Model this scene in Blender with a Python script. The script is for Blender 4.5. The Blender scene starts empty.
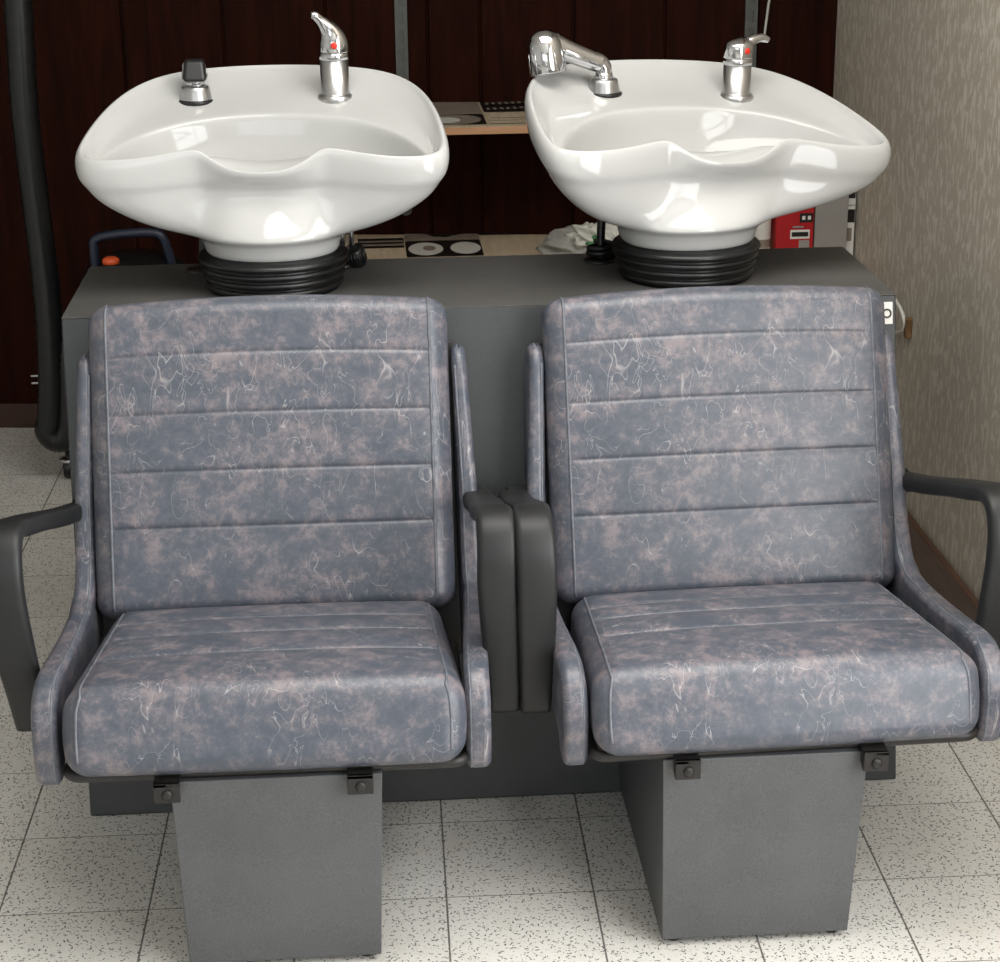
import bpy, bmesh, math, random
from mathutils import Vector, Matrix
from math import sin, cos, pi, radians, exp

scene = bpy.context.scene
COL = scene.collection
random.seed(7)

# ------------------------------------------------------------------ camera
cam_d = bpy.data.cameras.new('camera')
cam = bpy.data.objects.new('camera', cam_d)
COL.objects.link(cam)
cam_d.sensor_fit = 'HORIZONTAL'
cam_d.sensor_width = 36.0
cam_d.lens = 1900.15 / 1000 * 36.0
cam_d.clip_start = 0.05
cam_d.clip_end = 60
r_ = Vector((0.9971, -0.0748, -0.0100))
u_ = Vector((0.0346, 0.3350, 0.9416))
f_ = Vector((0.0670, 0.9393, -0.3366))
f_.normalize(); r_ = (r_ - f_ * r_.dot(f_)).normalized(); u_ = r_.cross(f_)
M = Matrix((r_, u_, -f_)).transposed().to_4x4()
M.translation = Vector((-0.2146, -3.1212, 1.7448))
cam.matrix_world = M
scene.camera = cam

# ------------------------------------------------------------------ world, light, exposure
world = bpy.data.worlds.new('world'); scene.world = world
world.use_nodes = True
world.node_tree.nodes['Background'].inputs[0].default_value = (0.75, 0.85, 1.0, 1)
world.node_tree.nodes['Background'].inputs[1].default_value = 0.6

def area(name, loc, rot, sx, sy, power, col):
    d = bpy.data.lights.new(name, 'AREA'); d.shape = 'RECTANGLE'
    d.size = sx; d.size_y = sy; d.energy = power; d.color = col
    o = bpy.data.objects.new(name, d); COL.objects.link(o)
    o.location = loc; o.rotation_euler = rot
    return o
# daylight through the window in the right wall (towards the street) and through the shop front behind the camera
area('daylight_side', (1.17, -1.95, 1.37), (0, radians(90), 0), 1.9, 2.3, 60, (1.0, 0.99, 0.97))
area('daylight_front', (-1.2, -4.47, 1.75), (radians(90), 0, 0), 2.6, 1.3, 13, (0.95, 0.98, 1.0))
area('added_ceiling_fill', (.25, -.35, 2.50), (0, 0, 0), 1.7, 1.1, 27, (1.0, 0.98, 0.94))  # added fill light for bowls and cabinet top, no known lamp there

vs = scene.view_settings
vs.view_transform = 'Standard'; vs.look = 'None'; vs.gamma = 1; vs.use_curve_mapping = False
vs.exposure = 0.55

# ------------------------------------------------------------------ material helpers
def srgb(r, g, b):
    def c(v):
        v /= 255
        return v / 12.92 if v <= 0.04045 else ((v + 0.055) / 1.055) ** 2.4
    return (c(r), c(g), c(b), 1)

class NT:
    def __init__(self, name):
        self.m = bpy.data.materials.new(name); self.m.use_nodes = True
        self.t = self.m.node_tree; self.b = self.t.nodes['Principled BSDF']
    def n(self, typ, **kw):
        x = self.t.nodes.new(typ)
        for k, v in kw.items():
            if k in x.inputs: x.inputs[k].default_value = v
            else: setattr(x, k, v)
        return x
    def l(self, a, b): self.t.links.new(a, b)
    def coord(self, scale=(1, 1, 1), rot=(0, 0, 0), out='Object'):
        tc = self.n('ShaderNodeTexCoord'); mp = self.n('ShaderNodeMapping')
        mp.inputs['Scale'].default_value = scale; mp.inputs['Rotation'].default_value = rot
        self.l(tc.outputs[out], mp.inputs[0]); return mp.outputs[0]
    def noise(self, co, scale, detail=4, rough=.5, dist=0):
        x = self.n('ShaderNodeTexNoise'); x.inputs['Scale'].default_value = scale
        x.inputs['Detail'].default_value = detail; x.inputs['Roughness'].default_value = rough
        x.inputs['Distortion'].default_value = dist
        if co is not None: self.l(co, x.inputs['Vector'])
        return x.outputs['Fac']
    def ramp(self, fac, stops, interp='LINEAR'):
        x = self.n('ShaderNodeValToRGB'); cr = x.color_ramp; cr.interpolation = interp
        while len(cr.elements) < len(stops): cr.elements.new(0.5)
        for e, (p, c) in zip(cr.elements, stops):
            e.position = p; e.color = c if len(c) == 4 else (*c, 1)
        self.l(fac, x.inputs[0]); return x.outputs[0]
    def math(self, op, a, b=None, clamp=False):
        x = self.n('ShaderNodeMath', operation=op); x.use_clamp = clamp
        for i, v in enumerate((a, b)):
            if v is None: continue
            if isinstance(v, (int, float)): x.inputs[i].default_value = v
            else: self.l(v, x.inputs[i])
        return x.outputs[0]
    def mix(self, fac, a, b, blend='MIX'):
        x = self.n('ShaderNodeMix', data_type='RGBA', blend_type=blend)
        for i, v in ((0, fac), (6, a), (7, b)):
            if isinstance(v, (int, float, tuple)): x.inputs[i].default_value = v
            else: self.l(v, x.inputs[i])
        return x.outputs[2]
    def bump(self, h, strength=.3, dist=.002):
        x = self.n('ShaderNodeBump'); x.inputs['Strength'].default_value = strength
        x.inputs['Distance'].default_value = dist; self.l(h, x.inputs['Height'])
        self.l(x.outputs[0], self.b.inputs['Normal'])
    def set(self, col=None, rough=None, metal=None, coat=None, spec=None):
        for k, v in (('Base Color', col), ('Roughness', rough), ('Metallic', metal), ('Coat Weight', coat), ('Specular IOR Level', spec)):
            if v is None: continue
            if isinstance(v, (int, float, tuple)): self.b.inputs[k].default_value = v
            else: self.l(v, self.b.inputs[k])
        return self.m

def simple(name, col, rough=.5, metal=0, var=.12, scale=30, bump=0, **kw):
    n = NT(name); co = n.coord()
    f = n.noise(co, scale, 4, .6)
    lo = tuple(c * (1 - var) for c in col[:3]) + (1,); hi = tuple(min(1, c * (1 + var)) for c in col[:3]) + (1,)
    n.set(n.ramp(f, [(.3, lo), (.7, hi)]), rough, metal, **kw)
    if bump: n.bump(n.noise(co, scale * 8, 3), bump, .001)
    return n.m

def leather_mat():
    n = NT('marbled_vinyl'); co = n.coord()
    a = n.noise(n.coord((1, 1.1, 1.15), (.2, .1, .5)), 24, 12, .74, .25)
    a2 = n.noise(n.coord((1.3, 1, 1), (.4, .9, .2)), 75, 6, .75, .2)
    a3 = n.noise(co, 7, 2, .5)
    s = n.math('ADD', n.math('ADD', n.math('MULTIPLY', a, .60), n.math('MULTIPLY', a2, .24)), n.math('MULTIPLY', a3, .16))
    base = n.ramp(s, [(.43, srgb(70, 76, 86)), (.495, srgb(81, 84, 94)), (.53, srgb(96, 94, 101)), (.585, srgb(119, 111, 115))])
    # fine pale creases: thin ridges of a warped noise, kept to worn patches
    def cracks(scale, rot, w, mlo, mhi, sc=(1, 1, 1)):
        c = n.coord(sc, rot)
        f = n.noise(c, scale, 2, .45, .9)
        d = n.math('ABSOLUTE', n.math('SUBTRACT', f, .5))
        line = n.math('SUBTRACT', 1.0, n.math('DIVIDE', d, w), True)
        m = n.ramp(n.noise(n.coord((1, 1, 1), (rot[1], rot[0], .7)), 7, 3, .6), [(mlo, (0, 0, 0)), (mhi, (1, 1, 1))])
        return n.math('MULTIPLY', line, m)
    c1 = cracks(14, (.3, .2, .9), .0075, .50, .60, (1.5, 1, .55))
    c2 = cracks(24, (1.1, .5, .1), .009, .49, .60, (1.3, 1, .8))
    cc = n.math('MULTIPLY', n.math('MAXIMUM', c1, c2), .55)
    col = n.mix(cc, base, srgb(176, 172, 172))
    n.set(col, .36, 0, spec=.55)
    n.bump(n.math('ADD', n.math('MULTIPLY', n.noise(co, 160, 4, .6), .5), n.math('MULTIPLY', cc, .8)), .25, .0012)
    return n.m

def wood_mat(name, a, b, sc=(14, 14, 1.2), rough=.35):
    n = NT(name); co = n.coord(sc)
    f = n.noise(co, 2.2, 6, .6, .8)
    n.set(n.ramp(f, [(.3, a), (.7, b)]), rough)
    return n.m

def floor_mat():
    n = NT('terrazzo_tile')
    tc = n.n('ShaderNodeTexCoord'); mp = n.n('ShaderNodeMapping', vector_type='TEXTURE')
    mp.inputs['Location'].default_value = (-0.860, -0.069, 0)
    mp.inputs['Rotation'].default_value = (0, 0, -0.01504)
    mp.inputs['Scale'].default_value = (.25, .25, .25)
    n.l(tc.outputs['Object'], mp.inputs[0]); co = mp.outputs[0]
    sx = n.n('ShaderNodeSeparateXYZ'); n.l(co, sx.inputs[0])
    def edge(o):
        fr = n.math('FRACT', o)
        return n.math('MINIMUM', fr, n.math('SUBTRACT', 1.0, fr))
    e = n.math('MINIMUM', edge(sx.outputs[0]), n.math('MULTIPLY', edge(sx.outputs[1]), 1.6))
    wob = n.math('MULTIPLY', n.noise(co, 9, 2), .006)
    joint = n.math('LESS_THAN', e, n.math('ADD', wob, .0035))
    # per tile tone
    fx = n.math('FLOOR', sx.outputs[0]); fy = n.math('FLOOR', sx.outputs[1])
    cb = n.n('ShaderNodeCombineXYZ'); n.l(fx, cb.inputs[0]); n.l(fy, cb.inputs[1])
    wn = n.n('ShaderNodeTexWhiteNoise', noise_dimensions='2D'); n.l(cb.outputs[0], wn.inputs['Vector'])
    base = n.mix(wn.outputs['Value'], srgb(220, 217, 210), srgb(227, 225, 219))
    stain = n.noise(co, 1.1, 5, .6)
    base = n.mix(n.math('MULTIPLY', n.ramp(stain, [(.5, (0, 0, 0)), (.75, (1, 1, 1))]), .25), base, srgb(176, 165, 146))
    def dashes(S, ulen, vlen, frac, seed):
        mp2 = n.n('ShaderNodeMapping'); mp2.inputs['Scale'].default_value = (S, S, 1); mp2.inputs['Location'].default_value = (seed, seed * 1.7, 0)
        n.l(co, mp2.inputs[0])
        vo = n.n('ShaderNodeTexVoronoi', voronoi_dimensions='2D'); vo.inputs['Scale'].default_value = 1
        n.l(mp2.outputs[0], vo.inputs['Vector'])
        d = n.n('ShaderNodeVectorMath', operation='SUBTRACT'); n.l(mp2.outputs[0], d.inputs[0]); n.l(vo.outputs['Position'], d.inputs[1])
        sp = n.n('ShaderNodeSeparateXYZ'); n.l(d.outputs[0], sp.inputs[0])
        sc = n.n('ShaderNodeSeparateColor'); n.l(vo.outputs['Color'], sc.inputs[0])
        an = n.math('MULTIPLY', sc.outputs[0], 6.283)
        c_, s_ = n.math('COSINE', an), n.math('SINE', an)
        u = n.math('ADD', n.math('MULTIPLY', sp.outputs[0], c_), n.math('MULTIPLY', sp.outputs[1], s_))
        v = n.math('SUBTRACT', n.math('MULTIPLY', sp.outputs[1], c_), n.math('MULTIPLY', sp.outputs[0], s_))
        v = n.math('ADD', v, n.math('MULTIPLY', n.math('MULTIPLY', u, u), .5))
        v = n.math('ADD', v, n.math('MULTIPLY', n.math('SUBTRACT', n.noise(mp2.outputs[0], 3.5, 2), .5), .22))
        ul = n.math('ADD', n.math('MULTIPLY', sc.outputs[1], ulen), ulen * .3)
        mu = n.math('LESS_THAN', n.math('ABSOLUTE', u), ul)
        mv = n.math('LESS_THAN', n.math('ABSOLUTE', v), vlen)
        return n.math('MULTIPLY', n.math('MULTIPLY', mu, mv), n.math('LESS_THAN', sc.outputs[2], frac))
    col = n.mix(n.math('MULTIPLY', dashes(40, .36, .10, .45, 3.3), .45), base, srgb(150, 132, 112))
    col = n.mix(n.math('MULTIPLY', dashes(24, .30, .100, .58, 0), .92), col, srgb(42, 40, 38))
    col = n.mix(n.math('MULTIPLY', dashes(42, .30, .14, .24, 9.1), .85), col, srgb(58, 54, 50))
    col = n.mix(n.math('MULTIPLY', joint, .85), col, srgb(60, 55, 48))
    n.set(col, .38, spec=.4)
    return n.m

def wallpaper_mat():
    n = NT('strokes_wallpaper')
    co = n.coord((1, 1, .36))
    tc = n.coord((1, 1, 1))
    wob = n.noise(tc, 22, 2, .5)
    f = n.noise(co, 62, 2, .4, .3)
    f2 = n.noise(n.coord((1, 1, .38), (.12, 0, 0)), 66, 2, .4, .3)
    s = n.math('MAXIMUM', f, f2)
    st = n.ramp(s, [(.565, (0, 0, 0)), (.62, (1, 1, 1))])
    base = n.ramp(n.noise(tc, 300, 2), [(.35, srgb(176, 167, 153)), (.65, srgb(190, 181, 167))])
    n.set(n.mix(n.math('MULTIPLY', st, .5), base, srgb(226, 220, 209)), .6, spec=.3)
    n.bump(n.math('ADD', st, n.math('MULTIPLY', wob, .2)), .25, .001)
    return n.m

def laminate(name, c, rough=.42):
    n = NT(name); co = n.coord()
    f = n.noise(co, 420, 2, .7)
    g = n.noise(co, 5, 4, .6)
    k = n.math('ADD', n.math('MULTIPLY', f, .6), n.math('MULTIPLY', g, .4))
    lo = tuple(x * .78 for x in c[:3]) + (1,); hi = tuple(x * 1.24 for x in c[:3]) + (1,)
    scr = n.noise(n.coord((1, 6, 6), (.2, .5, .3)), 6, 4, .7, .6)
    col = n.ramp(k, [(.38, lo), (.62, hi)])
    n.set(n.mix(n.ramp(scr, [(.66, (0, 0, 0)), (.76, (.22, .22, .22))]), col, srgb(150, 146, 140)), rough)
    return n.m

MAT = {}
MAT['leather'] = leather_mat()
MAT['piping'] = simple('vinyl_piping', srgb(98, 101, 108), .4, var=.3, scale=60)
MAT['ceramic'] = simple('white_ceramic', (.46, .46, .45, 1), .07, var=.01, scale=3, coat=.0)
MAT['chrome'] = simple('chrome', (.58, .58, .59, 1), .08, 1, var=.02, scale=20)
MAT['satin'] = simple('satin_steel', (.50, .50, .50, 1), .30, 1, var=.06, scale=50)
MAT['black'] = simple('black_plastic', srgb(40, 41, 42), .42, var=.25, scale=40, bump=.15)
MAT['arm'] = simple('black_moulded_plastic', srgb(23, 24, 25), .5, var=.22, scale=14, bump=.12)
MAT['rubber'] = simple('black_rubber', srgb(18, 19, 20), .35, var=.2, scale=30)
MAT['frame'] = simple('black_steel', srgb(38, 36, 35), .45, .2, var=.2)
MAT['cab'] = laminate('grey_laminate', srgb(54, 57, 58))
MAT['cabtop'] = laminate('dusty_lightened_laminate', srgb(80, 79, 77), .5)  # dusty, and lightened to stand in for light on the cabinet top
MAT['rail'] = simple('galvanised_steel', srgb(96, 98, 96), .5, .3, var=.1)
MAT['ped'] = laminate('grey_laminate_pedestal', srgb(82, 83, 85))
MAT['floor'] = floor_mat()
MAT['wallpaper'] = wallpaper_mat()
MAT['wood'] = wood_mat('dark_mahogany_panel', srgb(25, 8, 3), srgb(47, 17, 8), rough=.6)
MAT['wood'].node_tree.nodes['Principled BSDF'].inputs['Specular IOR Level'].default_value = .06
MAT['board'] = wood_mat('brown_baseboard', srgb(84, 60, 47), srgb(104, 78, 62), (3, 3, 20), .5)
MAT['boarddark'] = wood_mat('dark_baseboard', srgb(48, 24, 15), srgb(66, 36, 24), (2, 14, 14), .5)
MAT['pine'] = wood_mat('pine_edge', srgb(176, 128, 92), srgb(204, 158, 120), (2, 20, 20), .5)
MAT['paint'] = simple('cream_paint', srgb(205, 204, 200), .8, var=.03, scale=4)
MAT['ceil'] = simple('ceiling_paint', srgb(226, 224, 218), .85, var=.02, scale=4)
MAT['white'] = simple('white_plastic', srgb(215, 213, 205), .4, var=.04)
MAT['red_dot'] = simple('red_marker', srgb(205, 45, 30), .3, var=.05)
MAT['redbox'] = simple('red_card', srgb(178, 22, 30), .4, var=.06, scale=8)
MAT['greycard'] = simple('pale_grey_card', srgb(150, 146, 142), .6, var=.04, scale=6)
MAT['cream'] = wood_mat('cream_print', srgb(188, 170, 142), srgb(212, 196, 170), (30, 3, 3), .5)
MAT['taupe'] = simple('taupe_print', srgb(140, 128, 116), .5, var=.12, scale=12)
MAT['ink'] = simple('black_print', srgb(26, 22, 20), .45, var=.2, scale=60)
MAT['blue'] = simple('blue_plastic', srgb(26, 34, 50), .4, var=.1)
MAT['orange'] = simple('orange_plastic', srgb(206, 84, 40), .5, var=.1)
MAT['cloth'] = simple('grey_cloth', srgb(150, 150, 144), .9, var=.18, scale=26, bump=.4)
MAT['cloth2'] = simple('white_plastic_bag', srgb(205, 205, 196), .5, var=.06, scale=26)
MAT['green'] = simple('green_plastic', srgb(60, 120, 70), .5, var=.1)
MAT['brown'] = simple('brown_jar', srgb(120, 92, 62), .3, var=.3, scale=40)
MAT['paper'] = simple('white_paper', srgb(228, 226, 220), .6, var=.02)

# ------------------------------------------------------------------ object helpers
def tag(o, label=None, cat=None, group=None, kind=None):
    for k, v in (('label', label), ('category', cat), ('group', group), ('kind', kind)):
        if v: o[k] = v
    return o
def empty(name, loc=(0, 0, 0), rz=0):
    o = bpy.data.objects.new(name, None); COL.objects.link(o)
    o.location = loc; o.rotation_euler = (0, 0, rz); o.empty_display_size = .1
    return o
def link(name, bm, mat, parent=None, smooth=True, mtx=None, bevel=0, seg=3, subsurf=0, angle=35):
    me = bpy.data.meshes.new(name)
    bmesh.ops.recalc_face_normals(bm, faces=bm.faces[:])
    bm.to_mesh(me); bm.free()
    mats = mat if isinstance(mat, (list, tuple)) else [mat]
    for m in mats: me.materials.append(MAT[m])
    if smooth: me.polygons.foreach_set('use_smooth', [True] * len(me.polygons))
    o = bpy.data.objects.new(name, me); COL.objects.link(o)
    if parent: o.parent = parent
    if mtx is not None: o.matrix_local = mtx
    if bevel:
        b = o.modifiers.new('bevel', 'BEVEL'); b.width = bevel; b.segments = seg
        b.limit_method = 'ANGLE'; b.angle_limit = radians(angle); b.harden_normals = True
    if subsurf:
        s = o.modifiers.new('subsurf', 'SUBSURF'); s.levels = subsurf; s.render_levels = subsurf
    return o
def box(bm, x0, x1, y0, y1, z0, z1, m=0, top=None):
    """axis box; top=(x0,x1,y0,y1) gives the upper face its own extent"""
    t = top or (x0, x1, y0, y1)
    v = [bm.verts.new(p) for p in ((x0, y0, z0), (x1, y0, z0), (x1, y1, z0), (x0, y1, z0),
                                   (t[0], t[2], z1), (t[1], t[2], z1), (t[1], t[3], z1), (t[0], t[3], z1))]
    for f in ((3, 2, 1, 0), (4, 5, 6, 7), (0, 1, 5, 4), (1, 2, 6, 5), (2, 3, 7, 6), (3, 0, 4, 7)):
        bm.faces.new([v[i] for i in f]).material_index = m
def lathe(bm, prof, n=32, c=(0, 0), cap=True, axis=None, m=0):
    """prof: (r,z) list; axis: Matrix applied to each ring point"""
    rings = []
    for r, z in prof:
        ring = []
        for i in range(n):
            a = 2 * pi * i / n
            p = Vector((c[0] + r * cos(a), c[1] + r * sin(a), z))
            if axis is not None: p = axis @ p
            ring.append(bm.verts.new(p))
        rings.append(ring)
    for a, b in zip(rings, rings[1:]):
        for i in range(n):
            bm.faces.new((a[i], a[(i + 1) % n], b[(i + 1) % n], b[i])).material_index = m
    if cap:
        bm.faces.new(rings[0][::-1]).material_index = m; bm.faces.new(rings[-1]).material_index = m
def catmull(pts, k=8, closed=False):
    P = [Vector(p) for p in pts]; n = len(P); out = []
    rng = n if closed else n - 1
    for i in range(rng):
        if closed: a, b, c, d = P[i - 1], P[i], P[(i + 1) % n], P[(i + 2) % n]
        else: a, b, c, d = P[max(i - 1, 0)], P[i], P[i + 1], P[min(i + 2, n - 1)]
        for j in range(k):
            t = j / k
            out.append(.5 * ((2 * b) + (c - a) * t + (2 * a - 5 * b + 4 * c - d) * t * t + (3 * b - a - 3 * c + d) * t ** 3))
    if not closed: out.append(P[-1])
    return out
def tube(bm, pts, r, n=10, closed=False, m=0, rfun=None):
    P = [Vector(p) for p in pts]; rings = []; N = len(P)
    up = None
    for i, p in enumerate(P):
        t = (P[(i + 1) % N] - P[i - 1]) if closed else (P[min(i + 1, N - 1)] - P[max(i - 1, 0)])
        t.normalize()
        if up is None: up = t.orthogonal().normalized()
        up = (up - t * up.dot(t)).normalized(); s = t.cross(up)
        rr = rfun(i / (N - 1)) * r if rfun else r
        rings.append([bm.verts.new(p + (up * cos(2 * pi * k / n) + s * sin(2 * pi * k / n)) * rr) for k in range(n)])
    pairs = list(zip(rings, rings[1:])) + ([(rings[-1], rings[0])] if closed else [])
    for a, b in pairs:
        for k in range(n): bm.faces.new((a[k], a[(k + 1) % n], b[(k + 1) % n], b[k])).material_index = m
    if not closed:
        bm.faces.new(rings[0][::-1]).material_index = m; bm.faces.new(rings[-1]).material_index = m
def struct(o): o['kind'] = 'structure'; return o

# ------------------------------------------------------------------ room shell
bm = bmesh.new(); box(bm, -3.4, 1.30, -4.7, 2.75, -.12, 0); struct(link('floor', bm, 'floor', smooth=False))
bm = bmesh.new(); box(bm, -3.4, 1.30, -4.7, 2.75, 2.6, 2.7); struct(link('ceiling', bm, 'ceil', smooth=False))

def wall_y(x): return 2.38 - (x + 1.25) * 0.115      # back wall, a touch off square
bm = bmesh.new()                                       # vertical mahogany boards with V grooves
xs = [-3.4 + i * .205 for i in range(24)]
gx = [-1.62, -1.385, -1.135, -.865, -.585, -.30, -.02, .125, .38, .63, .88, 1.12]
gx = [-3.2 + .25 * i for i in range(7)] + gx
loop = [(-3.4, 0)]
for g in gx: loop += [(g - .005, 0), (g - .002, .008), (g + .002, .008), (g + .005, 0)]
loop += [(1.3, 0)]
vb = [bm.verts.new((x, wall_y(x) + d, 0)) for x, d in loop]; vt = [bm.verts.new((x, wall_y(x) + d, 2.6)) for x, d in loop]
for i in range(len(loop) - 1): bm.faces.new((vb[i], vb[i + 1], vt[i + 1], vt[i]))
b0 = [bm.verts.new((x, wall_y(x) + .1, z)) for x, z in ((-3.4, 0), (1.3, 0), (1.3, 2.6), (-3.4, 2.6))]
bm.faces.new(b0[::-1]); bm.faces.new((vb[0], vt[0], b0[3], b0[0])); bm.faces.new((vb[-1], b0[1], b0[2], vt[-1]))
struct(link('wall_back', bm, 'wood', smooth=False))
bm = bmesh.new(); box(bm, -3.3, 1.0, wall_y(0) - .015, wall_y(0) + .0, 0, .075)
for v in bm.verts: v.co.y += wall_y(v.co.x) - wall_y(0) - .002
struct(link('baseboard_back', bm, 'boarddark', smooth=False, bevel=.003))

# right wall with the window opening nearer the street
WX = 1.095; WY0, WY1, WZ0, WZ1 = -3.15, -.75, .42, 2.32
bm = bmesh.new()
box(bm, WX, 1.25, WY1, 2.75, 0, 2.6); box(bm, WX, 1.25, -4.5, WY0, 0, 2.6)
box(bm, WX, 1.25, WY0, WY1, 0, WZ0); box(bm, WX, 1.25, WY0, WY1, WZ1, 2.6)
struct(link('wall_right', bm, 'wallpaper', smooth=False))
bm = bmesh.new(); box(bm, WX - .016, WX - .0005, -4.45, 2.08, 0, .096)
struct(link('baseboard_right', bm, 'board', smooth=False, bevel=.004))
bm = bmesh.new()
for a in (WY0, (WY0 + WY1) / 2 - .02, WY1 - .04): box(bm, 1.11, 1.15, a, a + .04, WZ0, WZ1)
for z in (WZ0, 1.72, WZ1 - .04): box(bm, 1.112, 1.148, WY0, WY1, z, z + .04)
struct(link('window_1', bm, 'white', smooth=False, bevel=.004))
# front wall (behind the camera) with the shop window
FX0, FX1, FZ0, FZ1 = -2.55, .15, 1.08, 2.42
bm = bmesh.new()
box(bm, -3.4, FX0, -4.6, -4.45, 0, 2.6); box(bm, FX1, 1.25, -4.6, -4.45, 0, 2.6)
box(bm, FX0, FX1, -4.6, -4.45, 0, FZ0); box(bm, FX0, FX1, -4.6, -4.45, FZ1, 2.6)
struct(link('wall_front', bm, 'paint', smooth=False))
bm = bmesh.new()
for a in (FX0, FX0 + .88, FX0 + 1.78, FX1 - .05): box(bm, a, a + .05, -4.455, -4.415, FZ0, FZ1)
for z in (FZ0, 1.9, FZ1 - .05): box(bm, FX0, FX1, -4.453, -4.417, z, z + .05)
struct(link('window_2', bm, 'white', smooth=False, bevel=.004))
bm = bmesh.new(); box(bm, -3.4, -3.3, -4.6, 2.7, 0, 2.6); struct(link('wall_left', bm, 'paint', smooth=False))

# ------------------------------------------------------------------ backwash cabinet
cab = empty('backwash_cabinet', (0, .2, 0))
tag(cab, 'long dark grey laminate cabinet carrying both wash basins behind the chairs', 'cabinet')
CT = .886
bm = bmesh.new()
box(bm, -.751, .751, 0, .58, .001, CT, top=(-.757, .755, .212, .612))
for v in bm.verts: v.co.y -= .2
link('body', bm, 'cab', cab, smooth=True, bevel=.003)
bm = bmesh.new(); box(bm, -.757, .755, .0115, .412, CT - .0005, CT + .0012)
link('lightened_top', bm, 'cabtop', cab, smooth=False, bevel=.0008)  # thin sheet carrying the lightened top colour
# white sticker with lettering on the upper right corner of the front
bm = bmesh.new(); box(bm, .708, .748, -.0008, .0004, .835, .874)
slope = math.atan2(.212, .874)
st = link('sticker', bm, 'paper', cab, smooth=False)
def on_slope(o):
    for v in o.data.vertices:
        z = v.co.z; v.co.y += (z - .012) * .2425 - .2 - .0006
on_slope(st)
cu = bpy.data.curves.new('letters', 'FONT'); cu.body = 'no'; cu.size = .036; cu.extrude = .0004
tmp = bpy.data.objects.new('letters', cu); COL.objects.link(tmp)
dg = bpy.context.evaluated_depsgraph_get()
me = bpy.data.meshes.new_from_object(tmp.evaluated_get(dg)); bpy.data.objects.remove(tmp)
for v in me.vertices: v.co = Vector((.7095 + v.co.x, -.0012 - v.co.z, .846 + v.co.y))
lt = bpy.data.objects.new('lettering', me); COL.objects.link(lt); me.materials.append(MAT['ink']); lt.parent = st
for v in me.vertices: v.co.y += (v.co.z - .012) * .2425 - .2 - .0006

# ------------------------------------------------------------------ cushions
def grid_vals(a, b, n, r, extra=()):
    s = set()
    for i in range(n + 1): s.add(round(a + (b - a) * i / n, 5))
    for k in range(1, 7):
        d = r * (1 - cos(k / 6 * pi / 2)) if False else r * k / 6
        s.add(round(a + d, 5)); s.add(round(b - d, 5))
    for e in extra:
        for d in (-.012, -.006, -.003, -.0012, 0, .0012, .003, .006, .012):
            if a < e + d < b: s.add(round(e + d, 5))
    v = sorted(s); out = [v[0]]
    for x in v[1:]:
        if x - out[-1] > .0009: out.append(x)
    out[-1] = b
    return out
def cushion(name, hw, L, T, r, seams, parent, origin, V, N, crown=.01, arc=0, taper=0, puff=.004, rfront=None, seamdepth=.004, slant=0):
    """upholstered cushion: x across, V along its length, N out of its face"""
    V = Vector(V).normalized(); N = Vector(N).normalized(); O = Vector(origin)
    edges = [0] + list(seams) + [L]
    def fmap(x, v, n):
        # x in [-hw,hw], v in [0,L], n in [-T,0], point on the box surface -> rounded, padded surface
        h = (hw, L / 2, T / 2); q = (x, v - L / 2, n + T / 2)
        inn = [max(-(hh - r), min(hh - r, c)) for hh, c in zip(h, q)]
        d = Vector([a - b for a, b in zip(q, inn)])
        if d.length > 1e-9: d = d.normalized() * r
        px, pv, pn = inn[0] + d.x, inn[1] + d.y + L / 2, inn[2] + d.z - T / 2
        front = max(0, min(1, (pn + T * .75) / (T * .6)))
        cx = 1 - abs(px / hw) ** 3; cv = 1 - abs((pv - L / 2) / (L / 2)) ** 4
        pn += front * crown * cx * cv
        ex = max(0, min(1, (hw - .018 - abs(px)) / .02))
        for a, b in zip(edges, edges[1:]):
            if a <= pv <= b: pn += front * ex * puff * sin(pi * (pv - a) / (b - a))
        for s in seams: pn -= front * ex * seamdepth * exp(-((pv - s) / .0035) ** 2)
        pv += arc * (1 - (px / hw) ** 2) * (pv / L) ** 3
        # side bulge
        px *= 1 + taper * (pv / L - .5)
        side = max(0, abs(px) / hw - .9) / .1
        px += (1 if px > 0 else -1) * .006 * side * sin(pi * min(1, max(0, -pn / T)))
        pv += slant * (-pn / T) * (pv / L) ** 4
        return O + Vector((px, 0, 0)) + V * pv + N * pn
    gx = grid_vals(-hw, hw, 30, r); gv = grid_vals(0, L, 34, r, seams); gn = grid_vals(-T, 0, 6, r)
    bm = bmesh.new(); cache = {}
    def vert(x, v, n):
        k = (round(x, 5), round(v, 5), round(n, 5))
        if k not in cache: cache[k] = bm.verts.new(fmap(*k))
        return cache[k]
    def sheet(A, B, fn):
        for i in range(len(A) - 1):
            for j in range(len(B) - 1):
                bm.faces.new([fn(A[i], B[j]), fn(A[i + 1], B[j]), fn(A[i + 1], B[j + 1]), fn(A[i], B[j + 1])])
    sheet(gx, gv, lambda a, b: vert(a, b, 0)); sheet(gx, gv, lambda a, b: vert(a, b, gn[0]))
    sheet(gx, gn, lambda a, b: vert(a, 0, b)); sheet(gx, gn, lambda a, b: vert(a, gv[-1], b))
    sheet(gv, gn, lambda a, b: vert(gx[0], a, b)); sheet(gv, gn, lambda a, b: vert(gx[-1], a, b))
    o = link(name, bm, 'leather', parent)
    return o, fmap

def seam_pipe(fmap, xs, path, parent, N, out=.0012, r=.0026):
    for x in xs:
        bm = bmesh.new()
        pts = catmull([fmap(x, v, n) for v, n in path], 2)
        tube(bm, pts, r, 6)
        link('piping', bm, 'piping', parent)

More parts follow.
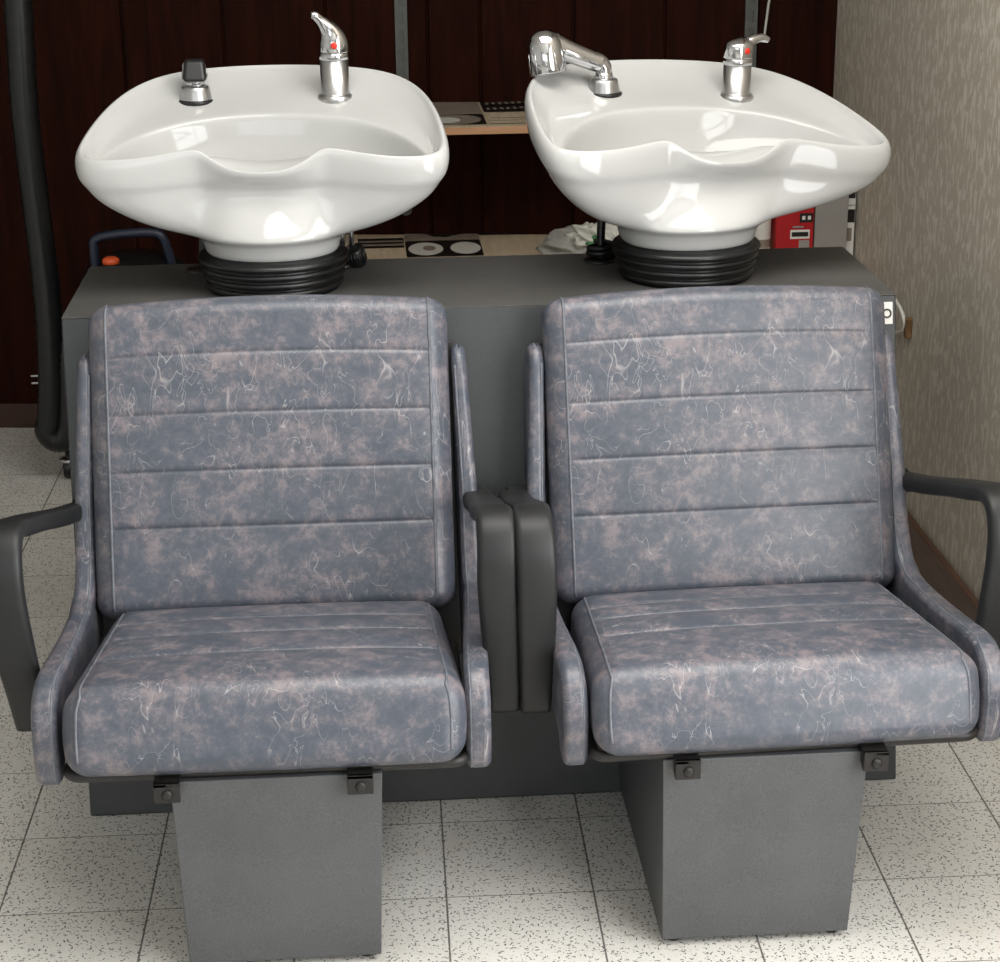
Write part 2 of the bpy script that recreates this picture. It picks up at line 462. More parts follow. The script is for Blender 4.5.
# ------------------------------------------------------------------ chair
def wing(side, parent, flare, woff):
    top = [(.100, .812), (.086, .772), (.056, .680), (.026, .585), (-.006, .505), (-.052, .456), (-.150, .452), (-.270, .462),
           (-.370, .474), (-.425, .471), (-.462, .448), (-.478, .410), (-.480, .365), (-.474, .328), (-.455, .314), (-.425, .322), (-.40, .345)]
    back = [(-.33, .352), (-.20, .345), (-.08, .342), (.01, .352), (.055, .40), (.09, .50), (.155, .70), (.176, .790), (.166, .826), (.130, .838)]
    pts = [Vector((0, y, z)) for y, z in top + back]
    ol = catmull(pts, 5, closed=True)
    bm = bmesh.new()
    def X(y, z, off):
        f = .348 + .008 * max(0, min(1, (.1 - y) / .15)) + (flare - .010) * max(0, min(1, (-.05 - y) / .38)) - .012 * max(0, (z - .6) / .3) + woff * max(0, min(1, (y + .40) / .3))
        thick = .036 + .004 * max(0, min(1, (-.1 - y) / .2)) if y < -.1 else .036 - .010 * max(0, min(1, (z - .45) / .4))
        return side * (f - off * thick)
    a = [bm.verts.new((X(p.y, p.z, 0), p.y, p.z)) for p in ol]
    b = [bm.verts.new((X(p.y, p.z, 1), p.y, p.z)) for p in ol]
    bm.faces.new(a); bm.faces.new(b[::-1])
    n = len(ol)
    for i in range(n): bm.faces.new((a[i], b[i], b[(i + 1) % n], a[(i + 1) % n]))
    o = link('side_panel', bm, 'leather', parent, bevel=.015, seg=5, angle=50)
    bm = bmesh.new()
    k = 5 * len(top) - 4
    pl = [Vector((X(p.y, p.z, .80), p.y, p.z)) for p in ol[:k]]
    # lift the piping onto the rounded edge
    cen = []
    for i, p in enumerate(pl):
        t = (pl[min(i + 1, len(pl) - 1)] - pl[max(i - 1, 0)]); nrm = Vector((0, t.z, -t.y)).normalized()
        cen.append(p + nrm * (-.0022))
    tube(bm, cen, .0022, 6)
    link('piping', bm, 'piping', o)
    return o

def armrest(side, bow, parent, wide):
    b0, b1, b2 = bow
    pts = [(b0, .055, .578), (b0 + (b1 - b0) * .35, -.03, .598), (b0 + (b1 - b0) * .72, -.13, .628), (b1 - .006, -.225, .656), (b1, -.285, .672), (b1 + .001, -.325, .664),
           (b1 + .001, -.346, .632), (b1, -.352, .580), (b1 + (b2 - b1) * .35, -.348, .50), (b1 + (b2 - b1) * .75, -.338, .42), (b2, -.328, .350)]
    wd = [.034, .044, .054, .062, .064, .067, .069, .070, .066, .060, .054]
    if wide: wd = [.056, .057, .058, .060, .062, .063, .064, .064, .062, .056, .050]
    th = [.030, .031, .031, .031, .030, .031, .031, .030, .028, .026, .024]
    k = 6
    P = catmull(pts, k); W = catmull([(w, t, 0) for w, t in zip(wd, th)], k)
    bm = bmesh.new(); rings = []
    for i, p in enumerate(P):
        t = P[min(i + 1, len(P) - 1)] - P[max(i - 1, 0)]
        t2 = Vector((0, t.y, t.z)).normalized()
        nn = Vector((0, -t2.z, t2.y))                # thickness direction in the side plane
        w, h = W[i].x / 2, W[i].y / 2
        prof = []
        for a in range(20):                            # rounded flat section
            an = 2 * pi * a / 20; c, s = cos(an), sin(an)
            e = .38
            prof.append((w * (abs(c) ** e) * (1 if c > 0 else -1), h * (abs(s) ** .7) * (1 if s > 0 else -1)))
        rings.append([bm.verts.new(Vector((side * (p.x + a), p.y, p.z)) + nn * b) for a, b in prof])
    for a, b in zip(rings, rings[1:]):
        for j in range(20): bm.faces.new((a[j], a[(j + 1) % 20], b[(j + 1) % 20], b[j]))
    bm.faces.new(rings[0]); bm.faces.new(rings[-1][::-1])
    o = link('armrest', bm, 'arm', parent)
    bm = bmesh.new()                                   # fixing lug where the arm meets the panel
    box(bm, side * .330, side * (b0 + .012), .03, .080, .562, .594)
    link('arm_mount', bm, 'arm', o, bevel=.006)
    return o

def chair(name, cx, rz, ped_x, bows, seams_b, seams_s, brk, ped_lean, flares, woffs, bl, hb, label):
    root = empty(name, (cx, .10, 0), rz)
    tag(root, label, 'salon chair', 'backwash chairs with marbled blue grey vinyl')
    off = Vector((0, -.10, 0))
    holder = off
    def O(v): return Vector(v) + off
    # backrest
    V = Vector((0, .334, .943)).normalized(); N = Vector((0, -.943, .334)).normalized()
    bk, fm = cushion('backrest', hb, bl, .085, .030, seams_b, root, O((0, -.062, .415)), V, N, crown=.010, arc=.014, taper=.0, puff=.0016, seamdepth=.0024)
    path = [(v, 0) for v in [.012 + i * ((bl - .042) / 24) for i in range(25)]] + [(bl - .02, 0), (bl - .012, 0), (bl - .006, 0), (bl, 0), (bl, -.008), (bl, -.018), (bl, -.03), (bl, -.05)]
    seam_pipe(fm, (-hb + .028, hb - .028), path, bk, N)
    # seat
    sl = math.atan2(.048, .40); V2 = Vector((0, -cos(sl), sin(sl))); N2 = Vector((0, sin(sl), cos(sl)))
    stc, fs = cushion('seat', .293, .448, .136, .034, seams_s, root, O((0, -.038, .427)), V2, N2, crown=.010, arc=.004, taper=.075, puff=.0035, seamdepth=.003, slant=.028)
    L = .448
    path = [(v, 0) for v in [.03 + i * ((L - .07) / 22) for i in range(23)]] + [(L - .034, 0), (L - .028, 0), (L - .02, 0), (L - .012, 0), (L - .005, 0), (L, 0), (L, -.006), (L, -.012), (L, -.02), (L, -.03), (L, -.045), (L, -.06), (L, -.08), (L, -.095), (L, -.106)]
    seam_pipe(fs, (-.272, .272), path, stc, N2)
    for s in (-1, 1):
        w = wing(s, root, flares[0] if s < 0 else flares[1], woffs[0 if s < 0 else 1])
        for c in [w] + list(w.children): 
            for v in c.data.vertices: v.co.y -= .10 if c.type == 'MESH' else 0
    for s, b in zip((-1, 1), bows):
        a = armrest(s, b, root, b[1] < .385)
        for c in [a] + list(a.children):
            for v in c.data.vertices: v.co.y -= .10
    # black shell added behind the back cushion to keep light out of the gaps
    bm = bmesh.new(); box(bm, -.325, .325, -.09, bl - .07, -.099, -.087)
    O2 = O((0, -.062, .415))
    for v in bm.verts: v.co = O2 + Vector((v.co.x, 0, 0)) + V * v.co.y + N * v.co.z
    link('added_back_shell', bm, 'frame', root, smooth=False, bevel=.003)
    # steel seat frame: flat rounded rim below the cushion
    bm = bmesh.new()
    x1, y0, y1, r = .306, -.485, -.04, .02
    cor = []
    for sx, sy, a0 in ((1, 1, 0), (-1, 1, 90), (-1, -1, 180), (1, -1, 270)):
        cxx = sx * (x1 - r); cyy = (y1 - r) if sy > 0 else (y0 + r)
        for k in range(6):
            a = radians(a0 + 18 * k); cor.append((cxx + r * cos(a), cyy + r * sin(a)))
    tube(bm, [(x, y - .10, .340) for x, y in cor], .009, 8, closed=True)
    box(bm, -.29, .29, -.575, -.10, .338, .346)
    fr = link('seat_frame', bm, 'frame', root)
    # pedestal (keeps square to the cabinet while the seat is turned a little)
    R = Matrix.Rotation(-rz, 4, 'Z')
    pd = bpy.data.objects.new  # noqa
    bm = bmesh.new()
    wx = Vector((ped_x - cx, 0, 0)); lean = ped_lean
    box(bm, -.152, .152, -.508, -.006, .012, .333, top=(-.163, .163, -.500, .074))
    for v in bm.verts: v.co = R @ (Vector((v.co.x + wx.x, v.co.y - .10, v.co.z)))
    for v in bm.verts: v.co.x += lean * (v.co.z > .1)
    pe = link('pedestal', bm, 'ped', root, bevel=.002)
    for x in (-.13, .13):
        for y in (-.48, -.04):
            bm = bmesh.new(); lathe(bm, [(.014, 0), (.014, .0125)], 14, (x, y))
            for v in bm.verts: v.co = R @ (Vector((v.co.x + wx.x, v.co.y - .10, v.co.z)))
            link('foot', bm, 'black', pe)
    for s in (-1, 1):
        bm = bmesh.new()
        bx = brk[0 if s < 0 else 1] - wx.x
        # angle bracket: front plate and two gusset cheeks
        box(bm, bx - .020, bx + .020, -.522, -.515, .309, .342)
        box(bm, bx - .020, bx + .020, -.522, -.40, .335, .342)
        a = bx - .020 
        vs_ = [bm.verts.new(p) for p in ((a, -.522, .309), (a, -.522, .338), (a, -.44, .338), (a + .003, -.522, .309), (a + .003, -.522, .338), (a + .003, -.44, .338))]
        bm.faces.new(vs_[:3]); bm.faces.new(vs_[3:][::-1])
        for i in range(3): bm.faces.new((vs_[i], vs_[(i + 1) % 3], vs_[3 + (i + 1) % 3], vs_[3 + i]))
        for v in bm.verts: v.co = R @ (Vector((v.co.x + wx.x, v.co.y - .10, v.co.z)))
        br = link('bracket', bm, 'frame', root, smooth=False, bevel=.0015)
        bm = bmesh.new()
        ax = Matrix.Translation(Vector((bx + .001, -.523, .323))) @ Matrix.Rotation(radians(90), 4, 'X')
        lathe(bm, [(.0085, -.001), (.0085, .0015), (.0055, .004), (.0015, .004)], 14, axis=ax)
        for v in bm.verts: v.co = R @ (Vector((v.co.x + wx.x, v.co.y - .10, v.co.z)))
        link('bolt', bm, 'frame', br)
    return root

chair('shampoo_chair', -.387, radians(-.4), -.378, ((.345, .404, .382), (.358, .367, .378)), [.157, .254, .352, .452], [.110, .190, .295], (-.157, .138), 0, (.012, .002), (-.004, .006), .546, .308,
      'marbled blue grey vinyl chair in front of the basin with the black spray head')
chair('shampoo_chair', .406, radians(1.6), .378, ((.372, .380, .380), (.342, .386, .366)), [.155, .254, .353, .458], [.105, .170, .262], (-.147, .150), .008, (.008, .010), (-.002, -.014), .540, .304,
      'marbled blue grey vinyl chair nearest the patterned wall, below the domed tap')

# ------------------------------------------------------------------ wash basins
RIM = [(0, .307), (.09, .302), (.18, .285), (.248, .245), (.295, .168), (.322, .065), (.338, -.045), (.334, -.098), (.300, -.124),
       (.240, -.124), (.190, -.114), (.136, -.104), (.112, -.103), (.090, -.110), (.052, -.122), (0, -.126)]
DROP = [0, 0, 0, 0, 0, 0, -.004, -.006, -.004, -.003, -.001, .005, .005, -.010, -.026, -.030]
BOWL = [(0, .150), (.085, .142), (.160, .120), (.225, .075), (.268, .020), (.292, -.030), (.304, -.062), (.300, -.090), (.274, -.1045),
        (.226, -.104), (.180, -.094), (.130, -.082), (.106, -.076), (.082, -.055), (.045, -.040), (0, -.035)]
RINGDECK = [(0, .262), (.088, .256), (.170, .236), (.228, .195), (.268, .125), (.296, .040), (.315, -.050), (.312, -.092), (.283, -.111),
        (.230, -.1115), (.183, -.102), (.132, -.091), (.109, -.087), (.086, -.092), (.048, -.100), (0, -.104)]
def full(half): return [Vector((x, y)) for x, y in half] + [Vector((-x, y)) for x, y in half[1:-1][::-1]]
def full1(h): return list(h) + list(h[1:-1][::-1])
Z0, K = .2965, .25
def basin(cx, cy, ang, shift, label, roll=0, drop0=0):
    root = empty('wash_basin', (cx, cy, CT), ang)
    tag(root, label, 'wash basin', 'white ceramic backwash basins')
    rim, bowl, deck, drop = full(RIM), full(BOWL), full(RINGDECK), full1(DROP)
    n = len(rim); c = Vector((0, .07))
    th = [math.atan2(p.y - .02, p.x) for p in rim]
    base = [Vector((cos(t), sin(t))) for t in th]
    loops = []
    def zc(p, d=0): return Z0 + K * p.y + d - roll * p.x - drop0
    sh = Vector((shift, 0))
    def ring(fn): loops.append([fn(i) for i in range(n)])
    def V3(p, z): return Vector((p.x, p.y, z))
    # underside of collar up to the rim
    ring(lambda i: V3(base[i] * .090, .072))
    ring(lambda i: V3(base[i] * .122, .070))
    ring(lambda i: V3(base[i] * .128, .080))
    ring(lambda i: V3(base[i] * .132, .104))
    ring(lambda i: V3(base[i] * .150, .112))
    front = [max(0, -b.y) ** 2 * (1 if abs(rim[i].x) < .16 else 0) for i, b in enumerate(base)]
    frw = [max(0, 1 - abs(r.x) / .15) * (1 if r.y < 0 else 0) for r in rim]
    def body(w, g, dent=0, z_in=.118, zo=-.075):
        def f(i):
            P = c + (rim[i] - c) * .955
            p = base[i] * .152 * (1 - w) + (P + sh) * w
            zt = zc(rim[i], zo)
            z = z_in * (1 - g) + zt * g
            p = p + Vector((0, dent * frw[i]))
            return V3(p, z)
        ring(f)
    body(.30, .10); body(.58, .34, .006); body(.82, .66, .016); body(.955, .90, .022)
    ring(lambda i: V3(c + (rim[i] - c) * .968 + sh + Vector((0, .024 * frw[i])), zc(rim[i], -.064)))      # small ledge
    ring(lambda i: V3(c + (rim[i] - c) * 1.0 + sh + Vector((0, .022 * frw[i])), zc(rim[i], -.052)))
    ring(lambda i: V3(c + (rim[i] - c) * 1.012 + sh + Vector((0, .018 * frw[i])), zc(rim[i], -.028 + drop[i] * .7)))
    ring(lambda i: V3(c + (rim[i] - c) * 1.008 + sh + Vector((0, .006 * frw[i])), zc(rim[i], -.008 + drop[i])))
    ring(lambda i: V3(c + (rim[i] - c) * .985 + sh, zc(rim[i], .003 + drop[i])))
    ring(lambda i: V3(c + (rim[i] - c) * .965 + sh, zc(rim[i], .001 + drop[i])))
    ring(lambda i: V3(c + (rim[i] - c) * .952 + sh, zc(rim[i], -.006 + drop[i])))
    ring(lambda i: V3(deck[i] + sh, zc(deck[i], -.018 + drop[i] * 1.0)))
    def mid(a, b, t): return a * (1 - t) + b * t
    shelf_ = [max(0, 1 - max(0, abs(r.x) - .08) / .055) * (1 if r.y < 0 else 0) for r in rim]
    ring(lambda i: V3(mid(deck[i], bowl[i], .35) + sh, zc(mid(deck[i], bowl[i], .35), -.026 + drop[i] + .018 * shelf_[i])))
    ring(lambda i: V3(mid(deck[i], bowl[i], .93) + sh, zc(bowl[i], -.029 + drop[i] + .018 * shelf_[i])))
    ring(lambda i: V3(bowl[i] * .995 + sh, zc(bowl[i], -.0325 + drop[i] + .018 * shelf_[i])))
    ring(lambda i: V3(bowl[i] * .975 + sh, zc(bowl[i], -.043 + drop[i] * .8)))
    ring(lambda i: V3(bowl[i] * .94 + sh * .8, zc(bowl[i], -.080)))
    ring(lambda i: V3(Vector((bowl[i].x * .82, bowl[i].y * .84 + .002)) + sh * .6, .195 + .15 * bowl[i].y))
    ring(lambda i: V3(Vector((bowl[i].x * .60, bowl[i].y * .66 + .005)) + sh * .4, .160 + .08 * bowl[i].y))
    ring(lambda i: V3(Vector((bowl[i].x * .33, bowl[i].y * .40 + .008)), .146))
    ring(lambda i: V3(Vector((bowl[i].x * .1, bowl[i].y * .14 + .01)), .142))
    bm = bmesh.new()
    R = [[bm.verts.new(p) for p in lp] for lp in loops]
    for a, b in zip(R, R[1:]):
        for i in range(n): bm.faces.new((a[i], a[(i + 1) % n], b[(i + 1) % n], b[i]))
    bm.faces.new(R[0][::-1]); bm.faces.new(R[-1])
    bowl_o = link('bowl', bm, 'ceramic', root, subsurf=3)
    bm = bmesh.new()
    lathe(bm, [(.0, .1425), (.022, .1425), (.026, .1455), (.022, .148), (.006, .146), (.0, .146)][1:-1], 24, (0, .012))
    link('drain', bm, 'chrome', root)
    # black rubber bellows the basin swivels on
    bm = bmesh.new(); prof = [(.100, .0005), (.122, .001)]
    k = 4
    for j in range(k):
        z = .004 + j * .0165
        rr = .124 + .004 * j
        prof += [(rr - .006, z), (rr + .003, z + .003), (rr + .006, z + .008), (rr + .003, z + .013), (rr - .006, z + .0155)]
    prof += [(.126, .071), (.124, .0745), (.11, .0745)]
    lathe(bm, prof, 56)
    link('bellows', bm, 'rubber', root)
    return root, sh

def local(root, p): return p
def tap(root, x, y, style, dz=0):
    z = Z0 + K * y - .030 + dz
    tp = Matrix.Translation(Vector((x, y, z))) @ Matrix.Rotation(radians(3), 4, 'X')
    bm = bmesh.new()
    H = .088 if style == 'L' else .078
    lathe(bm, [(.010, -.012), (.034, -.008), (.035, .002), (.033, .007), (.029, .009), (.0275, .011), (.0275, H - .012)], 36, axis=tp)
    body = link('mixer_tap', bm, 'satin', root, angle=30)
    bm = bmesh.new()
    lathe(bm, [(.0265, H - .0125), (.0285, H - .012), (.0285, H), (.0265, H + .001)], 36, axis=tp)
    link('collar', bm, 'chrome', body)
    bm = bmesh.new()
    if style == 'L':   # swan shaped lever rising forward and to the left
        pts = [(.001, 0, H), (.001, 0, H + .014), (-.001, -.001, H + .028), (-.006, -.004, H + .042), (-.015, -.010, H + .056), (-.024, -.016, H + .066), (-.031, -.021, H + .073), (-.038, -.025, H + .074)]
        rx = [.0275, .0285, .0260, .0200, .0130, .0095, .0085, .0055]
    else:              # dome with a short lever reaching to the right
        pts = [(0, 0, H), (0, 0, H + .014), (0, 0, H + .026), (.002, 0, H + .035), (.004, 0, H + .040)]
        rx = [.0285, .0295, .0285, .020, .006]
    P = [Vector(p) for p in catmull(pts, 3)]; Rr = catmull([(r, 0, 0) for r in rx], 3)
    rings = []
    for i, p in enumerate(P):
        t = (P[min(i + 1, len(P) - 1)] - P[max(i - 1, 0)]).normalized()
        if style != 'L': t = Vector((0, 0, 1))
        a = Vector((0, 1, 0)); a = (a - t * a.dot(t)).normalized(); b = t.cross(a)
        rings.append([bm.verts.new(tp @ (p + (a * cos(2 * pi * k / 24) * .96 + b * sin(2 * pi * k / 24)) * Rr[i].x)) for k in range(24)])
    for a, b in zip(rings, rings[1:]):
        for k in range(24): bm.faces.new((a[k], a[(k + 1) % 24], b[(k + 1) % 24], b[k]))
    bm.faces.new(rings[0][::-1]); bm.faces.new(rings[-1])
    if style != 'L':
        q = catmull([(.010, 0, H + .022), (.028, .002, H + .032), (.046, .004, H + .036), (.060, .005, H + .033), (.066, .005, H + .030)], 4)
        tube(bm, [tp @ v for v in q], .010, 14, rfun=lambda t: 1.25 - .65 * t)
    lev = link('lever', bm, 'chrome', body)
    bm = bmesh.new()
    dx = .002 if style == 'L' else .007
    rr = .0278
    ang = math.asin(dx / rr) + (.05 if style == 'L' else .0)
    zz = H + .017
    ax = tp @ Matrix.Translation(Vector((sin(ang) * rr, -cos(ang) * rr, zz))) @ Matrix.Rotation(ang, 4, 'Z') @ Matrix.Rotation(radians(90), 4, 'X')
    lathe(bm, [(.0065, -.003), (.0065, .0010), (.0045, .0018), (.001, .0018)], 16, axis=ax)
    link('temperature_marker', bm, 'red_dot', lev)

def cup(root, x, y, dz=0):
    z = Z0 + K * y - .030 + dz
    tp = Matrix.Translation(Vector((x, y, z)))
    bm = bmesh.new()
    lathe(bm, [(.012, -.012), (.030, -.008), (.032, .002), (.031, .006), (.029, .018), (.0275, .026), (.025, .029), (.016, .029), (.013, .020), (.004, .018)], 32, axis=tp)
    h = link('shower_holder', bm, 'satin', root)
    bm = bmesh.new(); lathe(bm, [(.030, -.006), (.036, -.004), (.0365, .001), (.034, .0035), (.030, .0035)], 32, axis=tp)
    link('gasket', bm, 'rubber', h)

rL, sL = basin(-.385, .41, radians(-3.5), -.004, 'left white ceramic backwash basin with upright swan necked mixer tap, on black bellows')
tap(rL, .112, .215, 'L'); cup(rL, -.158, .210)
RA = radians(14)
RR = .045; RD = .004
rR, sR = basin(.398, .41, RA, .034, 'right white ceramic backwash basin with domed mixer tap, on black bellows', RR, RD)
for c_ in rR.children:
    if c_.name.startswith('bowl'): c_.scale = (1.025, 1, 1)
tap(rR, .184, .190, 'R', -.184 * RR - RD); cup(rR, -.086, .218, .086 * RR - RD)

# ------------------------------------------------------------------ hand showers
def worldpt(cx, cy, ang, x, y, dz):
    return Vector((cx + x * cos(ang) - y * sin(ang), cy + x * sin(ang) + y * cos(ang), CT + Z0 + K * y - .03 + dz))
p = worldpt(-.385, .41, radians(-3.5), -.158, .210, 0)
hs = empty('hand_shower', p)
tag(hs, 'hand shower with a black spray face and chrome neck, resting upright on the left basin', 'hand shower', 'salon hand showers')
bm = bmesh.new()
lathe(bm, [(.010, .010), (.015, .012), (.016, .024), (.019, .030), (.020, .042), (.017, .048)], 24)
link('neck', bm, 'chrome', hs)
bm = bmesh.new(); box(bm, -.0235, .0245, -.024, .030, .036, .076, top=(-.0225, .0235, -.010, .030))
link('shower_body', bm, 'chrome', hs, bevel=.008, seg=4)
bm = bmesh.new(); box(bm, -.0215, .0255, -.036, .016, .040, .080, top=(-.017, .021, -.018, .016))
fc = link('spray_face', bm, 'rubber', hs, bevel=.008, seg=4)
fc['label'] = 'black rubber spray face'

p = worldpt(.398, .41, RA, -.086, .218, .086 * RR - RD + .007)
hs = empty('hand_shower', p)
tag(hs, 'all chrome hand shower leaning out to the left over the right basin', 'hand shower', 'salon hand showers')
bm = bmesh.new()
lathe(bm, [(.010, .012), (.017, .016), (.019, .026), (.016, .034), (.012, .036)], 24)
tube(bm, catmull([(0, 0, .030), (.000, 0, .042), (-.008, -.002, .054), (-.020, -.004, .060)], 5), .0155, 18)
link('elbow', bm, 'chrome', hs)
bm = bmesh.new()
tube(bm, catmull([(-.006, 0, .050), (-.040, -.008, .064), (-.075, -.018, .079), (-.105, -.026, .094)], 5), .019, 20, rfun=lambda t: .95 + .25 * t)
lathe(bm, [(.0172, 0), (.0185, .001), (.0185, .004), (.0172, .005)], 24, axis=Matrix.Translation(Vector((-.016, -.003, .054))) @ Matrix.Rotation(radians(-68), 4, 'Y'))
hnd = link('handle', bm, 'chrome', hs)
bm = bmesh.new()
tube(bm, [(-.026, -.0185, .057), (-.050, -.0275, .0665), (-.080, -.036, .0795)], .0062, 10, rfun=lambda t: .8 + .35 * t)
link('grip_inset', bm, 'satin', hnd)
bm = bmesh.new()
ax = Matrix.Translation(Vector((-.118, -.032, .084))) @ Matrix.Rotation(radians(-8), 4, 'Y') @ Matrix.Rotation(radians(-6), 4, 'X')
lathe(bm, [(.004, .036), (.016, .034), (.027, .026), (.033, .010), (.035, -.012), (.036, -.044), (.034, -.047), (.031, -.044), (.004, -.042)], 36, axis=ax)
for k in range(11):
    a = 2 * pi * k / 11
    tube(bm, [ax @ Vector((.0358 * cos(a), .0358 * sin(a), -.042)), ax @ Vector((.0344 * cos(a), .0344 * sin(a), -.004))], .0009, 6)
link('spray_head', bm, 'chrome', hs)

# ------------------------------------------------------------------ hoses and stems beside the bellows
def shower_hose(x, y, top, tilt, label, style):
    o = empty('shower_hose', (x, y, CT)); tag(o, label, 'hose', None)
    bm = bmesh.new()
    lathe(bm, [(.004, .0005), (.034, .0005), (.035, .003), (.030, .006), (.014, .007)], 28)
    link('grommet', bm, 'rubber', o)
    bm = bmesh.new()
    tube(bm, catmull([(0, 0, .004), (0, .004, .05), (tilt * .5, .01, .10), (tilt, .018, top)], 6), .0085, 12)
    link('hose', bm, 'rubber', o)
    return o
shower_hose(-.528, .555, .145, .012, 'black shower hose through a grommet left of the left bellows', 0)
o = shower_hose(.252, .545, .145, .006, 'black shower hose with a coiled foot left of the right bellows', 1)
bm = bmesh.new()
pts = []
for i in range(44):
    a = i * .34; pts.append((.026 * cos(a) * (1 - i * .004), .022 * sin(a), .012 + i * .00055))
tube(bm, pts, .0058, 8)
link('coil', bm, 'rubber', o)
o = empty('valve_stem', (-.246, .555, CT)); tag(o, 'steel supply pipes with a black ribbed knob right of the left bellows', 'valve')
bm = bmesh.new(); bm.free()
for xx, yy, rr in ((-.012, .03, .0065), (.006, .04, .0055), (-.028, .036, .005)):
    bm = bmesh.new(); tube(bm, [(xx, yy, .0005), (xx, yy, .125)], rr, 12); link('pipe', bm, 'satin', o)
bm = bmesh.new()
ax = Matrix.Translation(Vector((.012, -.004, .026))) @ Matrix.Rotation(radians(14), 4, 'X') @ Matrix.Rotation(radians(-12), 4, 'Y')
for k in range(1): lathe(bm, [(.010, -.024), (.019, -.023), (.021, -.016), (.021, .010), (.019, .014), (.006, .015)], 30, axis=ax)
for k in range(20):
    a = 2 * pi * k / 20; tube(bm, [ax @ Vector((.021 * cos(a), .021 * sin(a), -.015)), ax @ Vector((.021 * cos(a), .021 * sin(a), .009))], .0014, 5)
lathe(bm, [(.010, .0005), (.026, .0005), (.026, .006), (.018, .012), (.010, .012)], 24, (-.014, 0))
link('knob', bm, 'rubber', o)
bm = bmesh.new(); lathe(bm, [(.004, 0.0005), (.017, .0005), (.018, .004), (.014, .008), (.004, .0085)], 24)
o = link('cable_grommet', bm, 'rubber'); o.location = (.549, .54, CT); tag(o, 'small black plug in the cabinet top right of the right bellows', 'plug')

# ------------------------------------------------------------------ wall shelves with printed covering
def shelf(name, z, y0, x0, x1, label, patches):
    o = empty(name, ((x0 + x1) / 2, (y0 + wall_y(x0)) / 2, z - .018)); o_loc = o.location.copy()
    tag(o, label, 'shelf')
    def sh(bm):
        for v in bm.verts: v.co -= o_loc
    bm = bmesh.new()
    v = [bm.verts.new((x, y, zz)) for zz in (z - .018, z) for x, y in ((x0, y0), (x1, y0), (x1, wall_y(x1) - .001), (x0, wall_y(x0) - .001))]
    for f in ((3, 2, 1, 0), (4, 5, 6, 7), (0, 1, 5, 4), (1, 2, 6, 5), (2, 3, 7, 6), (3, 0, 4, 7)): bm.faces.new([v[i] for i in f])
    sh(bm); link('board', bm, 'pine', o, smooth=False)
    bm = bmesh.new()
    mats = ['cream', 'taupe', 'ink', 'white']
    box(bm, x0 + .002, x1 - .002, y0 + .002, y0 + .45, z, z + .0006, 0)
    for v in bm.verts:
        if v.co.y > y0 + .1: v.co.y = wall_y(v.co.x) - .002
    for i, pt in enumerate(patches):
        kind, a, b, c, d, m = pt; zz = z + .001 + .0004 * i
        if kind == 'r': 
            q = [bm.verts.new(p_) for p_ in ((a, b, zz), (c, b, zz), (c, d, zz), (a, d, zz))]
        elif kind == 'b':   # ragged blob
            rnd = random.Random(int(a * 1000) + i)
            q = [bm.verts.new((a + c * cos(t * .3) * rnd.uniform(.65, 1.1), b + d * sin(t * .3) * rnd.uniform(.65, 1.1), zz)) for t in range(21)]
        else:
            q = [bm.verts.new((a + c * cos(t * .2094), b + d * sin(t * .2094), zz)) for t in range(30)]
        f = bm.faces.new(q); f.material_index = mats.index(m)
        f.normal_update()
    sh(bm); link('printed_cover', bm, mats, o, smooth=False)
    return o
low = [('r', -.44, 2.00, -.235, 2.32, 'cream'), ('r', -.232, 2.075, -.103, 2.20, 'ink'), ('r', -.232, 2.10, -.103, 2.125, 'taupe'), ('r', -.228, 2.145, -.106, 2.165, 'taupe'),
       ('r', -.10, 2.15, .11, 2.32, 'taupe'), ('b', .01, 2.235, .055, .045, 'ink'),
       ('r', -.10, 1.95, .11, 2.14, 'ink'), ('e', -.045, 2.04, .048, .08, 'white'), ('e', .065, 2.04, .042, .075, 'white'), ('e', -.035, 2.045, .018, .03, 'taupe'),
       ('r', .115, 2.205, .26, 2.30, 'ink'), ('r', .40, 1.99, .455, 2.16, 'taupe'), ('b', .42, 2.08, .02, .05, 'ink')]
shelf('wall_shelf', .580, 1.66, -.45, 1.075, 'lower wall shelf covered in cream and black print, behind the cabinet', low)
up = [('r', -.30, 2.02, .115, 2.27, 'taupe'), ('r', -.30, 1.83, .115, 2.01, 'ink'), ('e', .03, 1.915, .075, .085, 'taupe'), ('e', .005, 1.905, .045, .05, 'white'),
      ('r', .12, 2.03, .29, 2.21, 'ink'), ('r', .123, 1.83, .285, 2.01, 'cream'), ('r', .30, 1.83, .60, 2.2, 'taupe')]
for k in range(18):
    up.append(('b', .135 + (k % 9) * .018, 2.075 + (k // 9) * .07, .006, .022, 'taupe'))
up.append(('r', .125, 1.865, .28, 1.872, 'ink'))
shelf('wall_shelf', .955, 1.79, -.45, .92, 'upper wall shelf with bare wooden front edge, seen between the basins', up)
def standard(x, z0, label):
    o = empty('shelf_standard', (x, wall_y(x) - .006, z0)); tag(o, label, 'shelf rail', 'steel shelf rails on the wood panelling')
    bm = bmesh.new(); H = 2.35 - z0
    box(bm, -.017, -.0065, -.004, .004, .012, H); box(bm, .0065, .017, -.004, .004, .012, H)
    z = .012
    while z < H - .05:
        box(bm, -.0065, .0065, -.004, .004, z, z + .018); z += .05
    box(bm, -.0065, .0065, .002, .004, .012, H)
    lathe(bm, [(.0168, -.004), (.0168, .004)], 24, axis=Matrix.Translation(Vector((0, 0, .014))) @ Matrix.Rotation(radians(90), 4, 'X'))
    link('rail', bm, 'rail', o, smooth=False)
standard(-.092, .640, 'slotted steel shelf rail on the wood panelling, behind the left basin')
standard(.862, .640, 'slotted steel shelf rail on the wood panelling, behind the domed tap')
